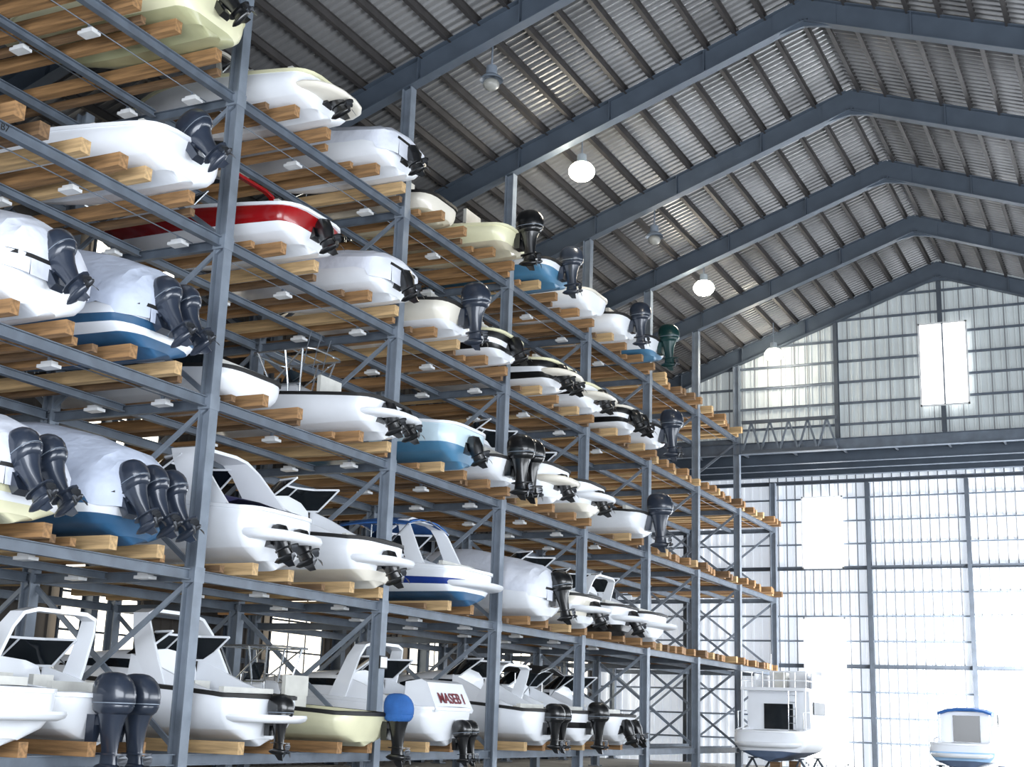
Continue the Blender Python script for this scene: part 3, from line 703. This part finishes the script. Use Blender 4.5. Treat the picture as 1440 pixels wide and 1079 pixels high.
# ------------------------------------------------------------------ boats on the ground near the end wall
def big(loc,label,L,B,H,bot,top,fly,canopy,hh=1.25,up=GEL):
    e=hull_base(loc,label,L,B,H,bot,up,top,GEL,GEL,rot=-math.pi/2,group='boats on the floor',low=top)
    platform(e,B,H,GEL)
    w=B*.44; mb=MB(); x0=-1.5; x1=-4.6; z=H*.9
    mb.loft([[V((x,-w*k,zz)),V((x,w*k,zz)),V((x,w*k*.95,zz2)),V((x,-w*k*.95,zz2))] for x,k,zz,zz2 in((x0,1,z-.5,z+hh),(x1,.9,z,z+hh),(x1-.8,.75,z,z+.3))],GEL); put('cabin',mb.mesh('house',30),e)
    mb=MB(); mb.box((x0+.02,.0,z+.45),(.04,w*.9,1.0),GLASS); put('cabin_door',mb.mesh('cabin_door'),e)
    for sd in(-1,1):
        mb=MB(); mb.box(((x0+x1)/2,sd*w*.985,z+.8),(2.0,.05,.5),GLASS); put('cabin_window',mb.mesh('cw'),e)
        mb=MB(); mb.tube([V((-.2,sd*B*.44,H*.85)),V((-.2,sd*B*.44,H+.45)),V((-1.5,sd*B*.45,H+.5))],.02,CHROME); put('cockpit_rail',mb.mesh('cr'),e)
    if fly:
        mb=MB(); mb.loft([[V((a,y,zz)) for a,y in((x0+.9,-w),(x0+.9,w),(x1,w*.85),(x1,-w*.85))] for zz in(z+hh,z+hh+.12)],GEL)
        for sd in(-1,1): mb.box(((x0+x1)/2-.3,sd*w*.9,z+hh+.42),(2.2,.06,.6),GEL)
        mb.box((x1+.2,0,z+hh+.5),(.08,w*1.7,.8),GEL); mb.box((-3.2,-.3,z+hh+.45),(.5,.5,.7),VINYL); mb.box((-3.9,.3,z+hh+.5),(.5,.8,.8),GEL)
        put('flybridge',mb.mesh('fly',30),e)
        mb=MB()
        for hgt in(.4,.75): mb.tube([V((-2.4,-w,z+hh+hgt)),V((x0+.8,-w,z+hh+hgt)),V((x0+.8,w,z+hh+hgt)),V((-2.4,w,z+hh+hgt))],.028,GEL)
        for k in range(7): mb.tube([V((x0+.8,-w+k*w/3,z+hh)),V((x0+.8,-w+k*w/3,z+hh+.75))],.022,GEL)
        put('flybridge_rail',mb.mesh('fr'),e)
        for y in(-.9,.9):
            mb=MB(); mb.tube([V((-3.6,y,z+hh+.1)),V((-3.8,y,z+hh+1.6))],.02,GEL,4); put('antenna',mb.mesh('antenna'),e)
        for sd in(-1,1):
            mb=MB(); mb.bar(V((x0+.8,sd*w*.96,H*.8)),V((x0+.8,sd*w*.96,z+hh)),.08,.08,GEL); put('flybridge_post',mb.mesh('fp'),e)
        mb=MB()
        for k in range(6): mb.tube([V((-.9,.55,H*.85+k*.27)),V((-.9,.85,H*.85+k*.27))],.018,CHROME)
        for y in(.55,.85): mb.tube([V((-.9,y,H*.7)),V((-.9,y,z+hh))],.02,CHROME)
        put('ladder',mb.mesh('ladder'),e)
    if canopy:
        mb=MB(); h0=z+hh+.10
        mb.loft([[V((x,y,h0+d-.16*abs(y/1.0)**3)) for y in(-1.0,-.7,-.3,.3,.7,1.0)]+[V((x,y,h0-.08-.16*abs(y/1.0)**3)) for y in(1.0,.7,.3,-.3,-.7,-1.0)] for x,d in((-.9,.0),(-1.5,.06),(-2.4,.06),(-3.0,.0))],BLUEC); put('canopy',mb.mesh('canopy',40),e)
        for y in(-.92,.92):
            mb=MB(); mb.tube([V((-1.0,y,H*.85)),V((-1.0,y,h0-.15))],.02,CHROME); put('canopy_pole',mb.mesh('cf'),e)
    z0=loc[2]
    for yy in(1.0,4.0):
        c=put('boat_stand',None,loc=(loc[0],loc[1]+yy,0)); tag(c,'low dark steel boat stand with timber keel block','boat stand','boat stands')
        mb=MB(); mb.box((0,0,z0/2-.01),(.4,.4,z0-.02),WOOD3); put('keel_block',mb.mesh('keel_block'),c)
        for sd in(-1,1):
            mb=MB(); mb.tube([V((sd*1.3,0,0)),V((sd*.95,0,z0+.12))],.05,STEELD); mb.tube([V((sd*.7,0,0)),V((sd*.95,0,z0+.10))],.04,STEELD)
            mb.box((sd*.95,0,z0+.12),(.3,.3,.05),STEELD)
            put('stand_leg',mb.mesh('stand_leg'),c)
    return e
big((-14.6,54,.42),'white flybridge cruiser with dark cabin door on stands',8.0,3.0,1.45,SLATE,GEL,True,False,1.45)
big((-7.45,55,.40),'white cabin boat with blue top and pale blue lower hull',6.5,2.55,1.2,SLATE,PBLUE,False,True,1.1)

def text(body,size,loc,m,name,label,cat):
    fc=bpy.data.curves.new(name,'FONT'); fc.body=body; fc.size=size; fc.align_x='CENTER'; fc.extrude=.003
    fo=bpy.data.objects.new('tmp',fc); col.objects.link(fo); bpy.context.view_layer.update()
    t=bpy.data.meshes.new_from_object(fo); bpy.data.objects.remove(fo); t.materials.clear(); t.materials.append(m)
    o=put(name,t,loc=loc,rot=(math.pi/2,0,math.pi/2)); tag(o,label,cat)
text('B7',.18,(RXF+.075,15.0,10.94),INKD,'beam_number','black number painted on a rack beam','lettering')
mb=MB(); mb.box((0,0,0),(.03,.34,.3),INKD); mb.box((.01,0,0),(.03,.28,.24),GEL)
tag(put('post_sign',mb.mesh('post_sign'),loc=(RXF+.17,28.0,2.9)),'small white sign with black border on rack post','sign')

# ------------------------------------------------------------------ light
w=bpy.data.worlds.new('World'); scene.world=w; w.use_nodes=True
bg=w.node_tree.nodes['Background']; bg.inputs['Color'].default_value=(.82,.90,1,1); bg.inputs['Strength'].default_value=1.0
def area(name,loc,target,sx,sy,power,color=(1,1,1)):
    l=bpy.data.lights.new(name,'AREA'); l.shape='RECTANGLE'; l.size=sx; l.size_y=sy; l.energy=power; l.color=color
    o=put(name,l,loc=loc); d=V(target)-V(loc); o.rotation_euler=d.to_track_quat('-Z','Y').to_euler()
    return o
area('side_door_daylight',(10.0,28,4.2),(-17,28,6),50,8,8500,(.90,.95,1))
area('front_door_daylight',(-6,-7.5,6),(-16,40,6),26,12,8500,(.88,.93,1))
area('far_wall_fill',(-1.5,60,3.0),(-7,64.5,2.2),5,5,9000,(1,1,1))  # added fill inside the hall to blow out the end wall; no door here

cam=bpy.data.cameras.new('camera'); cam.lens=1898/1440*36; cam.sensor_width=36; cam.clip_end=300
co=put('camera',cam)
R=Matrix(((.9014,.0748,.4265),(.4317,-.2319,-.8717),(.0337,.9699,-.2413)))
co.matrix_world=Matrix.Translation((0,0,1.7))@R.to_4x4()
scene.camera=co
scene.view_settings.view_transform='Standard'
scene.view_settings.exposure=0.14
scene.view_settings.gamma=1.06
